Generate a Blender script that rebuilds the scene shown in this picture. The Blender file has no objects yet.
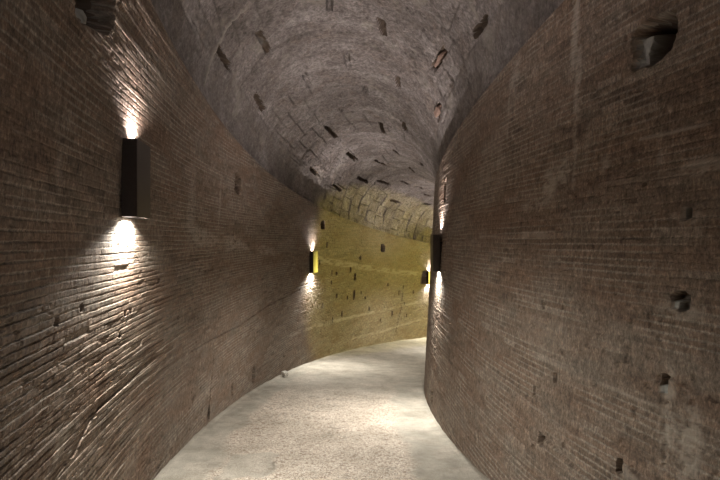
import bpy, bmesh, math
import numpy as np
from mathutils import Vector, Matrix

# ------------------------------------------------------------------ geometry of the ramp
# a spiral ramp going down and to the right; th = angle along it, measured from the viewer
S = .11094                      # slope of the ramp
RO = 23.534                     # radius of the outer (left) wall at floor level
RI = RO - 2.898                 # radius of the inner (right) wall
RC = RI + 1.9965                # radius of the path the viewer stands on
PSI = .30012                    # heading
HO, HI = 3.737, 3.617           # height of the wall tops
BAT, BO = .0525, -.0594         # batter of inner and outer wall
SET = .085                      # the vault springs a little behind the wall face
RM = (RO + RI) / 2
EYE = 1.6
CP, SP = math.cos(PSI), math.sin(PSI)
rng = np.random.default_rng(7)
col = bpy.context.scene.collection


def world(r, th, h):
    t = r * np.sin(th)
    n = r * np.cos(th) - RC
    return -SP * t - CP * n, CP * t - SP * n, h - S * RM * th


def r_outer(h): return RO + BO * h
def r_inner(h): return RI - BAT * h


R_OS = r_outer(HO) + SET
R_IS = r_inner(HI) - SET
VA, VM = (R_OS - R_IS) / 2, (R_OS + R_IS) / 2

# ------------------------------------------------------------------ numpy noise
_T = rng.random((256, 256)).astype(np.float32)


def vnoise(x, y, k=0):
    x = x + 17.3 * k; y = y + 41.7 * k
    xi = np.floor(x).astype(np.int64); yi = np.floor(y).astype(np.int64)
    fx = x - xi; fy = y - yi
    fx = fx * fx * (3 - 2 * fx); fy = fy * fy * (3 - 2 * fy)
    a = _T[xi & 255, yi & 255]; b = _T[(xi + 1) & 255, yi & 255]
    c = _T[xi & 255, (yi + 1) & 255]; d = _T[(xi + 1) & 255, (yi + 1) & 255]
    return (a * (1 - fx) + b * fx) * (1 - fy) + (c * (1 - fx) + d * fx) * fy      # 0..1


def fbm(x, y, k=0, o=4):
    s = 0; a = .5; n = 0
    for i in range(o):
        s = s + a * vnoise(x * 2 ** i, y * 2 ** i, k + i * 3); n += a; a *= .5
    return s / n


def hash2(a, b):
    return _T[(a * 37 + b * 11) & 255, (a * 5 + b * 71 + 13) & 255]


def sstep(a, b, x):
    t = np.clip((x - a) / (b - a), 0, 1)
    return t * t * (3 - 2 * t)


# ------------------------------------------------------------------ mesh helpers
def mesh_np(name, verts, quads, mat, parent=None, masks=None, uv=None, smooth=False):
    me = bpy.data.meshes.new(name)
    nv, nf = len(verts), len(quads)
    me.vertices.add(nv); me.vertices.foreach_set('co', verts.astype(np.float32).ravel())
    me.loops.add(nf * 4); me.loops.foreach_set('vertex_index', quads.astype(np.int32).ravel())
    me.polygons.add(nf)
    me.polygons.foreach_set('loop_start', np.arange(0, nf * 4, 4, dtype=np.int32))
    me.update(calc_edges=True)
    me.polygons.foreach_set('use_smooth', np.full(nf, smooth))
    if masks is not None:
        at = me.attributes.new('masks', 'FLOAT_COLOR', 'POINT')
        at.data.foreach_set('color', masks.astype(np.float32).ravel())
    if uv is not None:
        at = me.attributes.new('wall_pos', 'FLOAT_VECTOR', 'POINT')
        at.data.foreach_set('vector', uv.astype(np.float32).ravel())
    me.materials.append(mat)
    o = bpy.data.objects.new(name, me); col.objects.link(o)
    if parent: o.parent = parent
    return o


def grid_quads(nx, ny, flip=False):
    i = np.arange(nx - 1)[:, None] * ny + np.arange(ny - 1)[None]
    q = np.stack([i, i + ny, i + ny + 1, i + 1], -1).reshape(-1, 4)
    return q[:, ::-1] if flip else q


def split_mesh(name, V, Q, owner, mat, hole_mat, part_names, M, P, smooth=False):
    """faces with owner -1 make the main mesh; faces of owner k make child part k"""
    def take(sel):
        q = Q[sel]; u, inv = np.unique(q, return_inverse=True)
        return V[u], inv.reshape(-1, 4), M[u], P[u]
    v, q, m, p = take(owner < 0)
    main = mesh_np(name, v, q, mat, None, m, p, smooth)
    for k, nm in enumerate(part_names):
        sel = owner == k
        if nm is None or sel.sum() < 2: continue
        v, q, m, p = take(sel)
        o = mesh_np(nm[0], v, q, hole_mat, main, m, p, smooth)
        if nm[1]: o['label'] = nm[1]
    return main


# ------------------------------------------------------------------ materials
def nodes(name):
    m = bpy.data.materials.new(name); m.use_nodes = True
    nt = m.node_tree
    return m, nt, nt.nodes['Principled BSDF']


def N(nt, typ, **kw):
    n = nt.nodes.new(typ)
    for k, v in kw.items():
        if k.startswith('i_'):
            key = k[2:]
            n.inputs[int(key) if key.isdigit() else key].default_value = v
        else: setattr(n, k, v)
    return n


def ramp(nt, fac, stops):
    r = N(nt, 'ShaderNodeValToRGB')
    e = r.color_ramp.elements
    while len(e) < len(stops): e.new(.5)
    for el, (p, c) in zip(e, stops):
        el.position = p; el.color = (*c, 1) if len(c) == 3 else c
    nt.links.new(fac, r.inputs[0])
    return r.outputs[0]


def mix(nt, fac, a, b, mode='MIX'):
    n = N(nt, 'ShaderNodeMix', data_type='RGBA', blend_type=mode)
    for s, v in ((0, fac), (6, a), (7, b)):
        if isinstance(v, (int, float)): n.inputs[s].default_value = v
        elif isinstance(v, tuple): n.inputs[s].default_value = (*v, 1)
        else: nt.links.new(v, n.inputs[s])
    return n.outputs[2]


def noise(nt, vec, scale, detail=4, rough=.6, dist=0):
    n = N(nt, 'ShaderNodeTexNoise', i_Scale=scale, i_Detail=detail, i_Roughness=rough, i_Distortion=dist)
    nt.links.new(vec, n.inputs['Vector'])
    return n.outputs['Fac']


def bump(nt, b, h, strength, dist):
    n = N(nt, 'ShaderNodeBump', i_Strength=strength, i_Distance=dist)
    nt.links.new(h, n.inputs['Height']); nt.links.new(n.outputs[0], b.inputs['Normal'])


def masks_of(nt):
    a = N(nt, 'ShaderNodeAttribute', attribute_name='masks')
    s = N(nt, 'ShaderNodeSeparateColor'); nt.links.new(a.outputs['Color'], s.inputs[0])
    p = N(nt, 'ShaderNodeAttribute', attribute_name='wall_pos')
    return s.outputs[0], s.outputs[1], s.outputs[2], p.outputs['Vector']


def brick_material():
    m, nt, b = nodes('old_roman_brick')
    tint, joint, pale, pos = masks_of(nt)
    c = ramp(nt, tint, [(0, (.080, .063, .051)), (.42, (.174, .137, .110)), (.75, (.234, .183, .146)), (1, (.33, .295, .255))])
    mps = N(nt, 'ShaderNodeMapping'); mps.inputs['Scale'].default_value = (.55, 1.5, 1)
    nt.links.new(pos, mps.inputs['Vector'])
    big = noise(nt, mps.outputs[0], 1.3, 6, .65, .4)
    c = mix(nt, ramp(nt, big, [(.38, (0, 0, 0)), (.66, (1, 1, 1))]), c, (.195, .134, .100))
    n2 = noise(nt, mps.outputs[0], 2.9, 7, .7)
    c = mix(nt, ramp(nt, n2, [(.46, (0, 0, 0)), (.72, (.8, .8, .8))]), c, (.225, .205, .178))
    c = mix(nt, joint, c, (.30, .268, .23))
    mp = N(nt, 'ShaderNodeMapping'); mp.inputs['Scale'].default_value = (1.0, .45, 1)
    nt.links.new(pos, mp.inputs['Vector'])
    fine = noise(nt, mp.outputs[0], 75, 5, .8)
    c = mix(nt, .75, c, ramp(nt, fine, [(.32, (.3, .3, .3)), (.5, (.95, .95, .95)), (.66, (1.9, 1.86, 1.8))]), 'MULTIPLY')
    mid = noise(nt, mp.outputs[0], 21, 6, .8)
    c = mix(nt, .8, c, ramp(nt, mid, [(.34, (.45, .45, .45)), (.5, (1, 1, 1)), (.66, (1.6, 1.58, 1.55))]), 'MULTIPLY')
    c = mix(nt, pale, c, (.52, .48, .42))
    nt.links.new(c, b.inputs['Base Color'])
    b.inputs['Roughness'].default_value = .82
    b.inputs['Specular IOR Level'].default_value = .3
    bump(nt, b, noise(nt, pos, 45, 5, .75), .55, .012)
    return m


def hole_material():
    m, nt, b = nodes('rough_hole_masonry')
    tint, joint, pale, pos = masks_of(nt)
    n = noise(nt, pos, 14, 5, .7)
    c = ramp(nt, n, [(.3, (.085, .064, .050)), (.6, (.165, .125, .096)), (.8, (.23, .19, .155))])
    c = mix(nt, pale, c, (.46, .48, .47))
    nt.links.new(c, b.inputs['Base Color']); b.inputs['Roughness'].default_value = .95
    bump(nt, b, n, .8, .03)
    return m


def vault_material():
    m, nt, b = nodes('rough_vault_concrete')
    tint, joint, pale, pos = masks_of(nt)
    mp = N(nt, 'ShaderNodeMapping'); mp.inputs['Scale'].default_value = (1.0, .62, 1)
    nt.links.new(pos, mp.inputs['Vector'])
    n1 = noise(nt, mp.outputs[0], 1.5, 8, .72, .3)
    c = ramp(nt, n1, [(.32, (.165, .145, .135)), (.5, (.285, .258, .250)), (.66, (.44, .41, .408))])
    n3 = noise(nt, pos, 2.7, 5, .7, .6)
    c = mix(nt, ramp(nt, n3, [(.5, (0, 0, 0)), (.75, (.6, .6, .6))]), c, (.29, .228, .19))
    n2 = noise(nt, mp.outputs[0], 34, 6, .8)
    c = mix(nt, .75, c, ramp(nt, n2, [(.3, (.28, .28, .28)), (.5, (1, 1, 1)), (.70, (1.9, 1.88, 1.87))]), 'MULTIPLY')
    mid = noise(nt, pos, 11, 7, .8)
    c = mix(nt, .7, c, ramp(nt, mid, [(.34, (.45, .45, .45)), (.5, (1, 1, 1)), (.66, (1.5, 1.5, 1.5))]), 'MULTIPLY')
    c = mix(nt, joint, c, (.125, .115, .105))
    c = mix(nt, pale, c, (.46, .43, .38))
    nt.links.new(c, b.inputs['Base Color']); b.inputs['Roughness'].default_value = .95
    b.inputs['Specular IOR Level'].default_value = .2
    bump(nt, b, n2, .9, .03)
    return m


def floor_material():
    m, nt, b = nodes('worn_mosaic_floor')
    tint, joint, pale, pos = masks_of(nt)
    v = N(nt, 'ShaderNodeTexVoronoi', i_Scale=85, i_Randomness=1.0); nt.links.new(pos, v.inputs['Vector'])
    sc = N(nt, 'ShaderNodeSeparateColor'); nt.links.new(v.outputs['Color'], sc.inputs[0])
    c = ramp(nt, sc.outputs[0], [(0, (.27, .21, .17)), (.2, (.50, .415, .345)), (.5, (.66, .58, .50)), (.8, (.78, .72, .64)), (1, (.88, .85, .79))])
    grit = noise(nt, pos, 110, 3, .7)
    v2 = N(nt, 'ShaderNodeTexVoronoi', i_Scale=30, i_Randomness=1.0); nt.links.new(pos, v2.inputs['Vector'])
    sc2 = N(nt, 'ShaderNodeSeparateColor'); nt.links.new(v2.outputs['Color'], sc2.inputs[0])
    c = mix(nt, ramp(nt, sc2.outputs[1], [(.88, (0, 0, 0)), (.96, (.7, .7, .7))]), c, (.30, .23, .18))
    cement = ramp(nt, noise(nt, pos, 5, 6, .7), [(.3, (.37, .348, .305)), (.55, (.50, .475, .42)), (.75, (.62, .59, .53))])
    c = mix(nt, joint, c, cement)
    c = mix(nt, .7, c, ramp(nt, grit, [(.32, (.35, .32, .30)), (.5, (1, 1, 1)), (.68, (1.4, 1.4, 1.4))]), 'MULTIPLY')
    n = noise(nt, pos, 1.6, 5, .6)
    c = mix(nt, .8, c, ramp(nt, n, [(.32, (.62, .61, .58)), (.6, (1.02, 1.02, 1.02))]), 'MULTIPLY')
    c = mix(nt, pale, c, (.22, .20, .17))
    nt.links.new(c, b.inputs['Base Color']); b.inputs['Roughness'].default_value = .75
    b.inputs['Specular IOR Level'].default_value = .35
    bump(nt, b, noise(nt, pos, 38, 4, .7), .5, .015)
    return m


def simple(name, c, rough, metal=0, var=.15, scale=30):
    m, nt, b = nodes(name)
    tc = N(nt, 'ShaderNodeTexCoord')
    n = noise(nt, tc.outputs['Object'], scale, 4, .6)
    lo = tuple(x * (1 - var) for x in c); hi = tuple(min(1, x * (1 + var)) for x in c)
    nt.links.new(ramp(nt, n, [(.3, lo), (.7, hi)]), b.inputs['Base Color'])
    b.inputs['Roughness'].default_value = rough; b.inputs['Metallic'].default_value = metal
    bump(nt, b, n, .15, .002)
    return m


M_BRICK, M_HOLE, M_VAULT, M_FLOOR = brick_material(), hole_material(), vault_material(), floor_material()
M_BRONZE = simple('dark_bronze_paint', (.050, .040, .036), .36, .3, .1)
M_TERRA = simple('terracotta', (.34, .235, .19), .95, 0, .25)
M_PALE = simple('pale_plaster', (.75, .73, .68), .85, 0, .1)


def lens_material(name, c, s):
    m, nt, b = nodes(name)
    b.inputs['Base Color'].default_value = (.9, .9, .88, 1)
    b.inputs['Emission Color'].default_value = (*c, 1); b.inputs['Emission Strength'].default_value = s
    b.inputs['Roughness'].default_value = .4
    return m


UPC, DNC = (1.0, .88, .83), (1.0, .94, .83)
M_LENS_UP, M_LENS_DN = lens_material('lit_lens_rosy', UPC, 9), lens_material('lit_lens_warm', DNC, 14)

# ------------------------------------------------------------------ brick relief
nc = 700
_ch = rng.uniform(.035, .047, nc)
_zb = -8 + np.concatenate([[0], np.cumsum(_ch)])
_len = rng.uniform(.2, .34, nc + 1); _off = rng.uniform(0, 5, nc + 1)
_pro = rng.normal(0, .0025, nc + 1)


def brick_relief(u, z, k, wear):
    """recess into the wall (m), brick tint, joint mask; wear = how far the joints are washed out"""
    zz = z + .045 * (vnoise(u / 2.1, z / 1.1, k) - .5) + .006 * (vnoise(u / .5, z / .3, k + 1) - .5) + .0025 * (vnoise(u / .07, z / .06, k + 2) - .5)
    c = np.clip(np.searchsorted(_zb, zz.ravel()).reshape(zz.shape) - 1, 0, nc - 1)
    ph = zz - _zb[c]                     # metres above the bed joint
    hgt = _ch[c]
    uu = u + _off[c]; L = _len[c]
    bi = np.floor(uu / L).astype(np.int64)
    pu = uu - bi * L
    hb = hash2(c, bi); hb2 = hash2(bi + 31, c + 5)
    worn = fbm(u / .9, z / .6, k + 5)
    deep = wear * (.45 + .8 * sstep(.40, .60, worn))
    jw = .0045 + .0045 * vnoise(u / .10, z / .08, k + 2)     # half width of the joint
    e = np.minimum(ph, hgt - ph)
    jb = 1 - sstep(jw * .55, jw, e)                      # bed joint
    jv = (1 - sstep(.002, .005, np.minimum(pu, L - pu))) * (.3 + .6 * (hash2(bi, c + 9) > .55))
    j = np.maximum(jb, jv)
    fill = sstep(.25, .6, vnoise(u / .18, z / .035, k + 33))     # joints part filled with mortar
    d = (.0085 * j * (.35 + .65 * fill)) * deep
    d = d + ((hb - .5) * .0026 + _pro[c] * .4 - (ph / hgt - .5) * .0030 * (hb2 - .15)) * deep
    gone = (hb > .978) & (hash2(c // 3, bi // 2) > .45)
    d = d + np.where(gone, .007 * (1 - jb * .5), 0) * np.minimum(1, wear + .2)
    chip = sstep(.62, .75, fbm(u / .10, z / .03, k + 14, 3)) * sstep(.45, .6, vnoise(u / .7, z / .5, k + 15))
    d = d + .0042 * chip * np.minimum(1, wear + .15)
    comb = vnoise(u / .011, z / .05, k + 17) - .5        # upright tool marks
    d = d + .0022 * comb * (1 - j)
    d = d + .010 * (fbm(u / 1.3, z / .9, k + 8, 3) - .5) + .0022 * (fbm(u / .05, z / .035, k + 11, 3) - .5)
    pit = sstep(.78, .86, vnoise(u / .07, z / .05, k + 20)) * sstep(.5, .7, vnoise(u / 1.1, z / .8, k + 21))
    d = d + .010 * pit
    tint = .08 + .62 * hb + .3 * vnoise(u / .012, z / .05, k + 18)
    return d, tint, np.clip(j * sstep(.36, .62, fbm(u / .5, z / .16, k + 30, 4)) + .5 * gone, 0, 1)


def seg_dist(u, h, pts):
    """distance to a polyline and the signed side of it (positive above)"""
    best = np.full(u.shape, 9.0); side = np.zeros(u.shape)
    for (a, b), (c, d) in zip(pts[:-1], pts[1:]):
        x, y = c - a, d - b; L2 = x * x + y * y
        t = np.clip(((u - a) * x + (h - b) * y) / L2, 0, 1)
        ex, ey = u - a - t * x, h - b - t * y
        dd = np.hypot(ex, ey); m = dd < best
        best = np.where(m, dd, best); side = np.where(m, np.sign(ey) * dd, side)
    return best, side


def build_wall(name, side, ths, holes, lines, stains, k, step):
    H = HO if side == 'o' else HI
    rad = r_outer if side == 'o' else r_inner
    R0 = RO if side == 'o' else RI
    sg = 1 if side == 'o' else -1
    hs = np.concatenate([np.arange(0, .5, .0065), np.arange(.5, 3.5, step), np.arange(3.5, H, .0065), [H]])
    th, h = np.meshgrid(ths, hs, indexing='ij')
    u = th * R0
    z = h - S * RM * th
    if side == 'o': wear = .36 + .36 * sstep(2.5, 1.7, h) * sstep(7.5, 4.5, u) + .15 * sstep(2.5, 3.0, h) * sstep(7, 5, u)
    else: wear = .34 + .5 * sstep(.25, .30, th)
    d, tint, joint = brick_relief(u, z, k, wear)
    pale = np.zeros_like(u)
    owner_v = np.full(u.shape, -1)
    nu = .05 * (fbm(u / .14, h / .12, k + 40) - .5); nh = .05 * (fbm(u / .13, h / .14, k + 43) - .5)
    for pts, w, dep, kind in lines:
        pts = [(a * R0, b) for a, b in pts]
        dist, sd = seg_dist(u + nu * .4, h + nh * .4, pts)
        if kind == 'groove': d = d + dep * (1 - sstep(w * .4, w, dist))
        elif kind == 'ledge':                            # the wall stands back above the line
            d = d + dep * sstep(-.004, .006, sd) * (1 - sstep(w * .25, w, dist))
        elif kind == 'band': pale = np.maximum(pale, dep * (1 - sstep(w * .4, w, dist)) * sstep(.3, .65, fbm(u / .25, z / .05, k + 50)))
    for (ct, ch_, du, dh, dep, rot) in stains:
        x = (u - ct * R0); y = h - ch_
        x, y = x * math.cos(rot) + y * math.sin(rot), -x * math.sin(rot) + y * math.cos(rot)
        f = np.exp(-((x / du) ** 2 + (y / dh) ** 2) * 1.2)
        pale = np.maximum(pale, dep * sstep(.25, .75, f) ** .6 * sstep(.38, .62, .5 * fbm(u / .10, z / .05, k + 60, 3) + .5 * fbm(u / .022, z / .012, k + 63, 2) + .12 * f - .05))
    for i, hd in enumerate(holes):
        ct, ch_, du, dh, dep = hd[:5]
        s = min(1, du / .06)
        x = u - ct * R0 + nu * s; y = h - ch_ + nh * s + (x * hd[7] if len(hd) > 7 else 0)
        f = (np.abs(x / du) ** 3.2 + np.abs(y / dh) ** 3.2) ** (1 / 3.2) + .35 * (fbm(u / (.5 * du + .01), h / (.5 * dh + .01), k + 47 + i, 3) - .5)
        ins = 1 - sstep(.86, 1.06, f)
        dd = dep * ins * (.8 + .4 * fbm(u / .1, h / .1, k + 70))
        if len(hd) > 6 and hd[6]:                        # a pale stone left standing in the mouth of the hole
            a, b, c_, e_ = hd[6]
            st = (1 - sstep(.8, 1.1, np.maximum(np.abs(x - a) / c_, np.abs(y - b) / e_)))
            dd = dd * (1 - .75 * st); pale = np.maximum(pale, st * ins)
        d = d + dd
        owner_v[ins > .35] = i
    near_top = sstep(H - .02, H, h)
    d = d * (1 - near_top) * sstep(0, .01, h + .01)
    r = rad(h) + sg * d
    # ledge at the top running back under the vault
    th2 = np.concatenate([th, th[:, -1:]], 1)
    r2 = np.concatenate([r, np.full((len(ths), 1), rad(H) + sg * (SET + .06))], 1)
    h2 = np.concatenate([h, np.full((len(ths), 1), H)], 1)
    pad = lambda a: np.concatenate([a, a[:, -1:]], 1)
    tint, joint, pale, owner_v, uu = map(pad, (tint, joint, pale, owner_v, u))
    x, y, zz = world(r2, th2, h2)
    V = np.stack([x, y, zz], -1).reshape(-1, 3)
    nx, ny = th2.shape
    Q = grid_quads(nx, ny, flip=(side == 'i'))
    ov = owner_v.reshape(-1)
    qo = ov[Q]; owner = np.where((qo >= 0).sum(1) >= 3, qo.max(1), -1)
    Mk = np.stack([tint, joint, pale, np.ones_like(tint)], -1).reshape(-1, 4)
    P = np.stack([uu, h2 - S * RM * th2, np.full_like(uu, k * 3.0)], -1).reshape(-1, 3)
    names = [(hd[5][0], hd[5][1]) if hd[5] else None for hd in holes]
    owner = np.where(np.isin(owner, [i for i, n in enumerate(names) if n is None]), -1, owner)
    o = split_mesh(name, V, Q, owner, M_BRICK, M_HOLE, names, Mk, P)
    o['kind'] = 'structure'
    return o


ar = np.arange
outer_th = np.concatenate([ar(-.45, .03, .012), ar(.03, .3, .00055), ar(.3, .6, .0011), ar(.6, 1.0, .0017), ar(1.0, 1.52, .012)])
inner_th = np.concatenate([ar(-.45, .05, .012), ar(.05, .2, .00065), ar(.2, .44, .0009), ar(.44, 1.52, .012)])

PH, SH = 'putlog_hole', 'weep_hole'
outer_holes = [
    (.1295, 3.165, .28, .14, .24, (PH, 'big ragged hole with a pale stone sill high above the lamp'), (-.08, -.12, .15, .07), -.3),
    (.3254, 3.20, .15, .14, .11, (PH, 'square hole walled up nearly flush')),
    (.5629, 3.35, .15, .10, .16, (PH, None)),
    (.7660, 3.212, .17, .13, .16, (PH, None)),
    (.6764, 2.165, .07, .10, .12, (PH, None)),
    (.6764, 1.631, .05, .15, .08, (PH, None)),
    (.3892, .290, .085, .15, .18, (SH, None)),
    (.2932, .130, .045, .13, .08, (SH, None)),
    (.3400, .24, .035, .10, .05, (SH, None)),
]
rs = np.random.default_rng(3)
for t, hh in [(.60, 1.95), (.62, 1.6), (.655, 1.55), (.70, 1.7), (.715, 1.55), (.56, 2.42), (.575, 1.35), (.64, 1.1), (.73, 1.2), (.79, 2.0), (.83, 1.75),
              (.85, 1.35), (.88, 1.8), (.66, 2.35), (.61, .95), (.77, .8), (.81, 1.0), (.86, .9), (.60, 2.2), (.615, 2.2), (.69, 2.75), (.58, 2.9)]:
    outer_holes.append((t, hh, rs.uniform(.025, .045), rs.uniform(.04, .09), .06, None))
for t, hh in [(.118, 1.50), (.132, 1.56), (.166, 1.50), (.171, 1.52), (.162, 1.36), (.20, 1.75), (.26, 1.9), (.23, 1.4)]:
    outer_holes.append((t, hh, .025, .022, .03, None))
outer_lines = [
    ([(.134, .76), (.144, .90)], .10, .010, 'ledge'),
    ([(.150, .93), (.175, 1.00), (.2014, 1.076)], .09, .014, 'ledge'),
    ([(.1454, 3.333), (.1748, 3.379)], .06, .016, 'ledge'),
    ([(.105, .62), (.128, .74)], .08, .009, 'ledge'),
    ([(.2519, 1.014), (.3485, 1.168), (.42, 1.44), (.504, 1.731)], .022, .02, 'groove'),
    ([(.42, 1.44), (.4823, 1.75), (.56, 1.98)], .016, .012, 'groove'),
    ([(.293, .05), (.296, .85)], .012, .03, 'groove'),
    ([(.84, 1.2), (.843, 2.0)], .02, .03, 'groove'),
    ([(.825, .3), (.84, 1.2)], .02, .025, 'groove'),
    ([(.555, 2.50), (.66, 2.49), (.95, 2.485)], .12, .55, 'band'),
    ([(.4823, .772), (.6343, .93), (.7842, 1.139), (.94, 1.506)], .06, .45, 'band'),
    ([(.62, .25), (.78, .42), (.94, .8)], .06, .35, 'band'),
    ([(.49, 1.85), (.62, 2.0)], .03, .3, 'band'),
]
outer_stains = [
    (.262, 2.28, .8, .12, .45, 0), (.33, 2.35, .7, .12, .5, 0), (.24, 2.5, .18, .5, .35, 0), (.29, 2.8, .06, .5, .35, 0),
    (.40, 2.4, .8, .10, .4, 0), (.125, .88, .18, .06, .35, .5), (.53, 3.0, .35, .5, .3, 0), (.115, 2.2, .05, .25, .25, 0), (.09, 1.75, .5, .08, .2, 0),
]
wall_left = build_wall('wall_left', 'o', outer_th, outer_holes, outer_lines, outer_stains, 0, .0045)

inner_holes = [
    (.1045, 2.90, .155, .125, .24, (PH, 'deep square hole with a pale stone at its edge'), (.125, -.05, .05, .13), -.1),
    (.0915, 1.95, .035, .035, .07, (PH, None), (.03, 0, .02, .04)),
    (.0922, 1.53, .055, .04, .06, (PH, None), (.05, -.03, .045, .03)),
    (.0957, 1.13, .025, .05, .05, (PH, None), (.02, -.05, .04, .05)),
    (.3135, 3.02, .075, .16, .20, (PH, None)),
    (.3254, .22, .10, .11, .10, (SH, None)),
    (.1489, .57, .035, .04, .04, (PH, None)),
    (.1090, .655, .020, .04, .06, (PH, None)),
]
for t, hh, a, b in [(.1391, 1.50, .02, .03), (.1517, 1.505, .018, .04), (.1419, 1.03, .03, .06), (.1538, .50, .03, .03), (.17, 1.52, .02, .05), (.185, 1.95, .02, .05),
                    (.205, 1.9, .02, .04), (.215, 1.85, .02, .04), (.135, .62, .015, .03), (.105, 2.15, .02, .02), (.155, .9, .03, .05), (.24, 1.4, .03, .06), (.26, .7, .03, .05)]:
    inner_holes.append((t, hh, a * .6, b * .7, .022, None))
inner_lines = [
    ([(.0955, 1.10), (.0945, .80)], .025, .012, 'groove'),
    ([(.0945, 1.16), (.082, 1.10)], .10, .012, 'ledge'),
    ([(.219, 2.186), (.17, 2.06), (.1265, 1.94)], .035, .4, 'band'),
    ([(.107, 2.40), (.086, 2.34)], .012, .6, 'band'),
    ([(.123, 2.23), (.088, 2.136)], .02, .35, 'band'),
    ([(.16, 1.16), (.09, 1.0)], .015, .3, 'band'),
    ([(.16, .8), (.10, .62)], .012, .35, 'band'),
    ([(.15, .62), (.11, .45)], .02, .018, 'groove'),
    ([(.22, .35), (.13, .3)], .03, .012, 'ledge'),
]
inner_stains = [
    (.140, 3.45, .055, .55, .55, 0), (.1370, 2.90, .045, .40, .5, 0), (.1363, 2.45, .03, .25, .4, 0), (.185, 3.45, .12, .22, .4, 0), (.19, 3.1, .03, .35, .35, 0),
    (.151, 2.37, .12, .16, .55, 0), (.143, 2.42, .1, .12, .5, 0), (.121, 2.34, .06, .07, .4, 0), (.088, 2.15, .16, .05, .5, .1), (.1, 2.28, .02, .15, .4, 0),
    (.094, 1.0, .06, .28, .55, 0), (.088, .9, .10, .22, .5, 0), (.092, 1.5, .16, .06, .4, .1), (.0915, 1.93, .12, .05, .45, .1), (.105, .62, .2, .04, .35, .4), (.13, 2.62, .03, .3, .25, 0), (.21, 2.75, .5, .4, .22, 0), (.16, 2.25, .3, .06, .35, .1), (.15, 1.35, .4, .3, .12, 0),
]
wall_right = build_wall('wall_right', 'i', inner_th, inner_holes, inner_lines, inner_stains, 1, .0055)

# ------------------------------------------------------------------ vault
# long narrow slots left by the shuttering: start, end along the ramp, angle at both ends, depth
slots = [(.4697, 1.061, .5026, 1.088, 1), (.2918, 1.915, .3100, 1.964, .7), (.3408, 1.596, .3646, 1.587, .4), (.2862, .858, .3135, .881, .55), (.2596, .454, .2869, .476, .8),
         (.3555, 2.108, .3752, 2.144, .9), (.4774, 1.789, .5111, 1.771, 1), (.4403, 2.171, .4683, 2.184, .8), (.5503, 1.047, .5860, 1.065, 1), (.6056, 1.312, .6336, 1.380, 1),
         (.5692, 1.735, .5909, 1.802, 1), (.6497, 1.762, .6813, 1.771, 1), (.3962, 1.730, .4144, 1.717, .45), (.2673, 2.539, .3009, 2.494, .6), (.3226, 2.688, .3520, 2.706, .8),
         (.3359, .557, .3660, .557, .6), (.5061, .481, .5293, .476, .7), (.5804, .490, .6105, .458, 1), (.5755, 2.211, .5930, 2.243, .9), (.2133, 2.728, .2337, 2.710, .7),
         (.4095, 2.553, .4228, 2.620, .5), (.6806, 1.007, .7142, 1.061, 1), (.6294, .827, .6645, .863, 1), (.8109, 1.294, .8319, 1.339, 1), (.76, 1.42, .785, 1.46, 1),
         (.72, 1.30, .745, 1.34, 1), (.76, .751, .79, .77, .8), (.36, 1.12, .385, 1.13, .4), (.85, 1.0, .87, 1.05, .8), (.28, 1.49, .292, 1.49, .5), (.43, 1.35, .45, 1.37, .3)]
vth = np.concatenate([ar(-.45, .14, .012), ar(.14, .45, .0008), ar(.45, .95, .0014), ar(.95, 1.52, .012)])
vph = np.linspace(0, math.pi, 330)
th, ph = np.meshgrid(vth, vph, indexing='ij')
u = th * VM; w = ph * VA
k = 4
d = .07 * (fbm(u / .9, w / .7, k) - .5) + .055 * (fbm(u / .16, w / .20, k + 5, 4) - .5) + .032 * (fbm(u / .05, w / .05, k + 9, 3) - .5)
# marks of the shuttering: rings across the vault and board lines along it
uw = u + .10 * (fbm(u / .5, w / .5, k + 12) - .5)
ww = w + .06 * (fbm(u / .5, w / .5, k + 16) - .5)
ringi = np.floor(uw / .62).astype(np.int64)
ru = uw - ringi * .62
amp = sstep(.35, .6, vnoise(u / 1.2, w / .7, k + 20))
blockz = np.exp(-(((th - .44) / .06) ** 2 + ((ph - .75) / .35) ** 2)) + .5 * sstep(.57, .6, th) * (1 - sstep(.5, .9, ph))
amp2 = np.clip(amp * .75 + blockz, 0, 1.3)
joint = np.zeros_like(u)
g = (1 - sstep(.010, .026, np.minimum(ru, .62 - ru))) * amp2 * .8
boff = hash2(ringi, ringi + 4) * .3
bw = .36
bi = np.floor((ww + boff) / bw); rw = ww + boff - bi * bw
g2 = (1 - sstep(.008, .022, np.minimum(rw, bw - rw))) * np.clip(sstep(.5, .75, vnoise(u / .9, w / .5, k + 24)) * .7 + blockz, 0, 1)
gg = np.maximum(g, g2)
d = d + .028 * gg + .020 * (hash2(ringi, bi.astype(np.int64)) - .5) * (sstep(.45, .62, th) * .8 + .25 + blockz)
joint = np.maximum(joint, gg * .6)
# smooth low strip above each spring line, ending in a small step
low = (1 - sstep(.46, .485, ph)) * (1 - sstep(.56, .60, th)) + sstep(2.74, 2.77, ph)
d = d * (1 - .25 * low) - .012 * low
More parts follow.
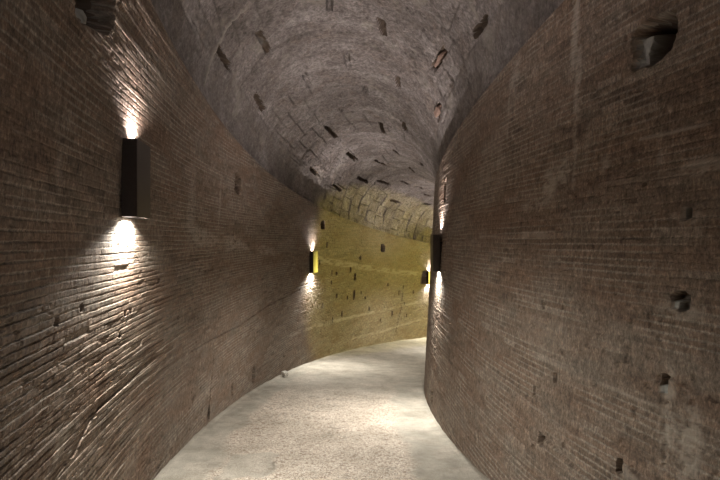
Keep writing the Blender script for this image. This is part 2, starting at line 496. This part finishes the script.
# pale scar of one ring
scar = (1 - sstep(.012, .035, np.abs(u - .2595 * VM + .05 * (vnoise(w / .3, w * 0, k) - .5)))) * (1 - sstep(.7, 1.0, ph)) * sstep(.1, .2, ph)
d = d - .02 * scar
joint = np.maximum(joint, .36 * low)  # low strip's dark plaster tone, with spring-line shade put into the colour
pale = .75 * scar
sc2 = (1 - sstep(.01, .03, np.abs(u - .222 * VM))) * sstep(2.5, 2.6, ph) * (1 - sstep(2.66, 2.7, ph))
pale = np.maximum(pale, .7 * sc2)
pale = np.maximum(pale, .35 * sstep(.62, .8, fbm(u / .35, w / .3, k + 30)))
edge = np.minimum(ph, math.pi - ph)
d = d * sstep(0, .05, edge)
owner_v = np.full(u.shape, -1)
nu = .05 * (fbm(u / .1, w / .1, k + 40) - .5); nw = .03 * (fbm(u / .1, w / .1, k + 44) - .5)
for i, (a, b, a2, b2, f) in enumerate(slots):
    L = (a2 - a) * VM / 2; hw = .036 + .014 * float(hash2(np.array(i), np.array(i * 7)))
    x = u - (a + a2) / 2 * VM + nu; y = w - (b + b2) / 2 * VA + nw
    sl = (b2 - b) * VA / (2 * L); y = y - sl * x
    q = np.maximum(np.abs(x) / (L - .01), np.abs(y) / hw) + .5 * (fbm(u / .08, w / .06, k + 55, 3) - .5)
    ins = 1 - sstep(.75, 1.12, q)
    rub = .45 + 1.1 * fbm(u / .07, w / .05, k + 50, 3)       # broken brick in the bottom of the slot
    d = d + .15 * f * ins * rub
    if f > .5: owner_v[ins > .35] = i
VH = (1 - np.cos(ph)) / 2
rv = VM + (VA + d) * np.cos(ph); hv = HO + (HI - HO) * VH + (VA + d) * np.sin(ph)
x, y, z = world(rv, th, hv)
V = np.stack([x, y, z], -1).reshape(-1, 3)
Q = grid_quads(*u.shape)
qo = owner_v.reshape(-1)[Q]; owner = np.where((qo >= 0).sum(1) >= 2, qo.max(1), -1)
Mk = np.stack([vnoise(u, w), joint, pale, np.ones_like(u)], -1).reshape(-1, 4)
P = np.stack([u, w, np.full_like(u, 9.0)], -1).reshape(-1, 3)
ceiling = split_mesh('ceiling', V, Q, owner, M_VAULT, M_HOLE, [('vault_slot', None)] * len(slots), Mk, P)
ceiling['kind'] = 'structure'


def rough_box(bm, sx, sy, sz, mat4, seed, amt=.08, cuts=2, bev=.008):
    r = np.random.default_rng(seed)
    g = bmesh.ops.create_cube(bm, size=1)
    bmesh.ops.bevel(bm, geom=list(bm.edges), offset=.09, segments=2, affect='EDGES')
    bmesh.ops.subdivide_edges(bm, edges=list(bm.edges), cuts=1, use_grid_fill=True)
    for v in bm.verts:
        v.co += Vector(r.uniform(-amt, amt, 3) * .5)
        v.co = mat4 @ Vector((v.co.x * sx, v.co.y * sy, v.co.z * sz))


def frame_at(r, th, h):
    """matrix with x along the ramp, y out from the centre, z up"""
    p = Vector(world(r, th, h))
    t = Vector((-SP * math.cos(th) + CP * math.sin(th), CP * math.cos(th) + SP * math.sin(th), 0)).normalized()
    n = Vector((-SP * math.sin(th) - CP * math.cos(th), CP * math.sin(th) - SP * math.cos(th), 0)).normalized()
    return Matrix((( t.x, n.x, 0, p.x), (t.y, n.y, 0, p.y), (t.z, n.z, 1, p.z), (0, 0, 0, 1)))


def obj_bm(name, bm, mat, parent=None, smooth=False):
    me = bpy.data.meshes.new(name); bmesh.ops.recalc_face_normals(bm, faces=bm.faces); bm.to_mesh(me); bm.free()
    for p in me.polygons: p.use_smooth = smooth
    me.materials.append(mat)
    o = bpy.data.objects.new(name, me); col.objects.link(o)
    if parent: o.parent = parent
    return o


for i, (a, b, lab) in enumerate([(.3400, 2.683, 'pinkish brick end standing out of a slot'), (.2860, 2.510, 'thin brick end in a slot')]):
    rr_ = VM + (VA + .03) * math.cos(b); hh_ = HO + (HI - HO) * (1 - math.cos(b)) / 2 + (VA + .03) * math.sin(b)
    fm = frame_at(rr_, a, hh_) @ Matrix.Rotation(b - math.pi / 2, 4, 'X')
    bm = bmesh.new(); rough_box(bm, (.40, .42)[i], (.075, .03)[i], .11, fm, i + 4, .10)
    o = obj_bm('brick_stub', bm, M_TERRA, ceiling)
    o['label'] = lab

# ------------------------------------------------------------------ floor
fth = np.concatenate([ar(-.45, .04, .012), ar(.04, .3, .001), ar(.3, .95, .0022), ar(.95, 1.52, .012)])
fv = np.linspace(-.05, 1.05, 190)
th, v = np.meshgrid(fth, fv, indexing='ij')
rr = RI + v * (RO - RI); u = th * RM; w = v * (RO - RI)
n1 = fbm(u / .5, w / .5, 90)
hh = .02 * (fbm(u / 1.1, w / .8, 80) - .5) + .012 * (fbm(u / .09, w / .09, 84, 3) - .5)
left = sstep(2.36, 2.52, w + .35 * (n1 - .5)); right = 1 - sstep(.42, .62, w + .3 * (n1 - .5))
right = np.maximum(right, 0)
far = sstep(.34, .46, th + .08 * (n1 - .5)) * .85
# a mended patch near the left edge
px_, py_ = u - .224 * RM, w - 2.12
patch = 1 - sstep(.8, 1.0, np.maximum(np.abs(px_) / .38, np.abs(py_) / .26) + .5 * (fbm(u / .12, w / .12, 95) - .5))
cem = np.clip(np.maximum.reduce([left, right, far, patch * .8]), 0, 1)
cem = cem * (.75 + .25 * sstep(.3, .5, vnoise(u / .2, w / .2, 97)))
rim = np.abs(np.maximum(np.abs(px_) / .38, np.abs(py_) / .26) + .5 * (fbm(u / .12, w / .12, 95) - .5) - .95)
dark = .8 * (1 - sstep(.05, .13, rim)) * sstep(.45, .6, vnoise(u / .3, w / .3, 99)) * (1.0 * ((px_ < .1) | (py_ > .1)))
hh = hh - .012 * dark - .006
spots = sstep(.76, .84, vnoise(u / .045, w / .03, 101)) * sstep(.48, .66, fbm(u / .8, w / .6, 104)) * (1 - cem * .6)
dark = np.maximum(dark, .6 * spots)
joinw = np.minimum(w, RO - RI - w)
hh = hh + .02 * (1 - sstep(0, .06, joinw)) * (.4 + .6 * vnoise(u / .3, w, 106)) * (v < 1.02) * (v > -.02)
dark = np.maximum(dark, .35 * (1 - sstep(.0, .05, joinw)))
x, y, z = world(rr, th, hh)
V = np.stack([x, y, z], -1).reshape(-1, 3)
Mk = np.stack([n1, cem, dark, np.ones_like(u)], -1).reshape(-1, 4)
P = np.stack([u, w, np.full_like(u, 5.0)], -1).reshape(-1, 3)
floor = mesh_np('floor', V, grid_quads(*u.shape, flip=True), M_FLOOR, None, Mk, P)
floor['kind'] = 'structure'

# ------------------------------------------------------------------ wall lamps
LW, LD, LH = .33, .095, .50


def tube_body():
    bm = bmesh.new()
    t = .005
    def ring(sx, sy, z): return [bm.verts.new((x * sx, y * sy, z)) for x, y in ((-1, -1), (1, -1), (1, 1), (-1, 1))]
    a, b = ring(LW / 2, LD / 2, -LH / 2), ring(LW / 2, LD / 2, LH / 2)
    c, d = ring(LW / 2 - t, LD / 2 - t, LH / 2), ring(LW / 2 - t, LD / 2 - t, LH / 2 - .022)
    e, f = ring(LW / 2 - t, LD / 2 - t, -LH / 2), ring(LW / 2 - t, LD / 2 - t, -LH / 2 + .022)
    def loop(p, q):
        for i in range(4): bm.faces.new((p[i], p[(i + 1) % 4], q[(i + 1) % 4], q[i]))
    loop(a, b); loop(b, c); loop(c, d); bm.faces.new(d); loop(e, a); loop(f, e); bm.faces.new(f[::-1])
    ed = [x for x in bm.edges if (abs(x.verts[0].co.z - x.verts[1].co.z) > LH * .9)]
    bmesh.ops.bevel(bm, geom=ed, offset=.003, segments=2, affect='EDGES')
    return bm


def box_bm(sx, sy, sz, c=(0, 0, 0), bev=.002):
    bm = bmesh.new(); bmesh.ops.create_cube(bm, size=1)
    for v in bm.verts: v.co = Vector((v.co.x * sx + c[0], v.co.y * sy + c[1], v.co.z * sz + c[2]))
    bmesh.ops.bevel(bm, geom=list(bm.edges), offset=bev, segments=2, affect='EDGES')
    return bm


def lens_bm(z, sx):
    return box_bm(sx, .058, .010, (0, 0, z), .003)


UP_W, DN_W = 24, 55


def add_lights(parent, gap):
    """the light leaving the two lenses"""
    for nm, z, rx, colr, power, spread in (('uplight', LH / 2 - .006, math.pi + gap * math.radians(26), UPC, UP_W, 140), ('downlight', -LH / 2 + .006, gap * math.radians(-16), DNC, DN_W, 152)):
        l = bpy.data.lights.new(nm, 'AREA')
        l.shape = 'RECTANGLE'; l.size = .07 if nm == 'uplight' else .18; l.size_y = .035; l.color = colr; l.energy = power; l.spread = math.radians(spread)
        o = bpy.data.objects.new(nm, l); col.objects.link(o); o.parent = parent
        o.location = (0, gap * .016, z); o.rotation_euler = (rx, 0, 0)


def lamp(th, side, label, hc=2.395):
    e = bpy.data.objects.new('wall_lamp', None); col.objects.link(e)
    if side == 'o': r = r_outer(hc) - LD / 2 - .004; gap = 1
    else: r = r_inner(hc) + LD / 2 + .020; gap = -1
    m = frame_at(r, th, hc)
    e.matrix_world = m
    e['label'] = label; e['category'] = 'wall lamp'; e['group'] = 'up and down wall lamps along the passage'
    obj_bm('body', tube_body(), M_BRONZE, e)
    o = obj_bm('mounting_plate', box_bm(.20, .05, .30, (0, gap * (LD / 2 + .027), 0)), M_BRONZE, e)
    o = obj_bm('lens', lens_bm(LH / 2 - .0165, .12), M_LENS_UP, e); o['label'] = 'lit upper lens'
    o = obj_bm('lens', lens_bm(-LH / 2 + .0165, .22), M_LENS_DN, e); o['label'] = 'lit lower lens'
    add_lights(e, gap)
    return e


lamp(.1614, 'o', 'large dark box lamp nearby on the left brick wall, lit above and below')
lamp(.534, 'o', 'small dark box lamp whose front glows yellow, at the start of the yellow-lit wall')
lamp(.929, 'o', 'smallest dark box lamp, on the yellow-lit wall just before it disappears round the bend')
lamp(.323, 'i', 'narrow dark box lamp at the edge of the right-hand brick wall', 2.215)
# unseen lamps continuing the row both ways, added for the ambient light
lamp(.765, 'i', 'dark box lamp on the inner wall hidden round the bend')
lamp(-.223, 'o', 'unseen dark box lamp on the outer wall behind the viewer')
lamp(-.20, 'i', 'unseen dark box lamp added on the inner wall behind the viewer')

# yellow floodlight standing further down the ramp, round the bend
fl = bpy.data.lights.new('floodlight', 'SPOT')
fl.color = (1.0, .81, .13); fl.energy = 5000; fl.spot_size = math.radians(32.5); fl.spot_blend = .12; fl.shadow_soft_size = .05
fo = bpy.data.objects.new('floodlight', fl); col.objects.link(fo)
fo.location = world(RI + 2.4, 1.36, 2.6)
fo.rotation_euler = Vector((-.80, -.59, .08)).to_track_quat('-Z', 'Y').to_euler()

# ------------------------------------------------------------------ crumbs on the floor
def crumb(th, r, size, seed, mat, name, label, cat):
    bm = bmesh.new()
    fm = frame_at(r, th, 0) @ Matrix.Rotation(seed * 1.3, 4, 'Z')
    rough_box(bm, size[0], size[1], size[2], Matrix.Identity(4), seed, .35)
    o = obj_bm(name, bm, mat)
    o.matrix_world = fm @ Matrix.Translation((0, 0, size[2] * .5 + .012))
    o['label'] = label; o['category'] = cat


crumb(.457, RO - .12, (.15, .09, .07), 3, M_PALE, 'plaster_fragment', 'small white plaster fragment on the floor against the left wall', 'debris')

# ------------------------------------------------------------------ world, camera, view
wd = bpy.data.worlds.new('world'); bpy.context.scene.world = wd; wd.use_nodes = True
bg = wd.node_tree.nodes['Background']; bg.inputs[0].default_value = (.80, .88, 1, 1); bg.inputs[1].default_value = 1.0
cam = bpy.data.cameras.new('camera'); co = bpy.data.objects.new('camera', cam); col.objects.link(co)
co.location = (0, 0, EYE); co.rotation_euler = (math.pi / 2, 0, 0)
cam.sensor_width = 36; cam.lens = 517.45 / 720 * 36; cam.clip_start = .05
sc = bpy.context.scene
sc.camera = co
sc.view_settings.view_transform = 'Standard'; sc.view_settings.look = 'None'
sc.view_settings.exposure = .34; sc.view_settings.gamma = 1; sc.view_settings.use_curve_mapping = False
sc.cycles.max_bounces = 10; sc.cycles.diffuse_bounces = 8
sc.cycles.use_denoising = True
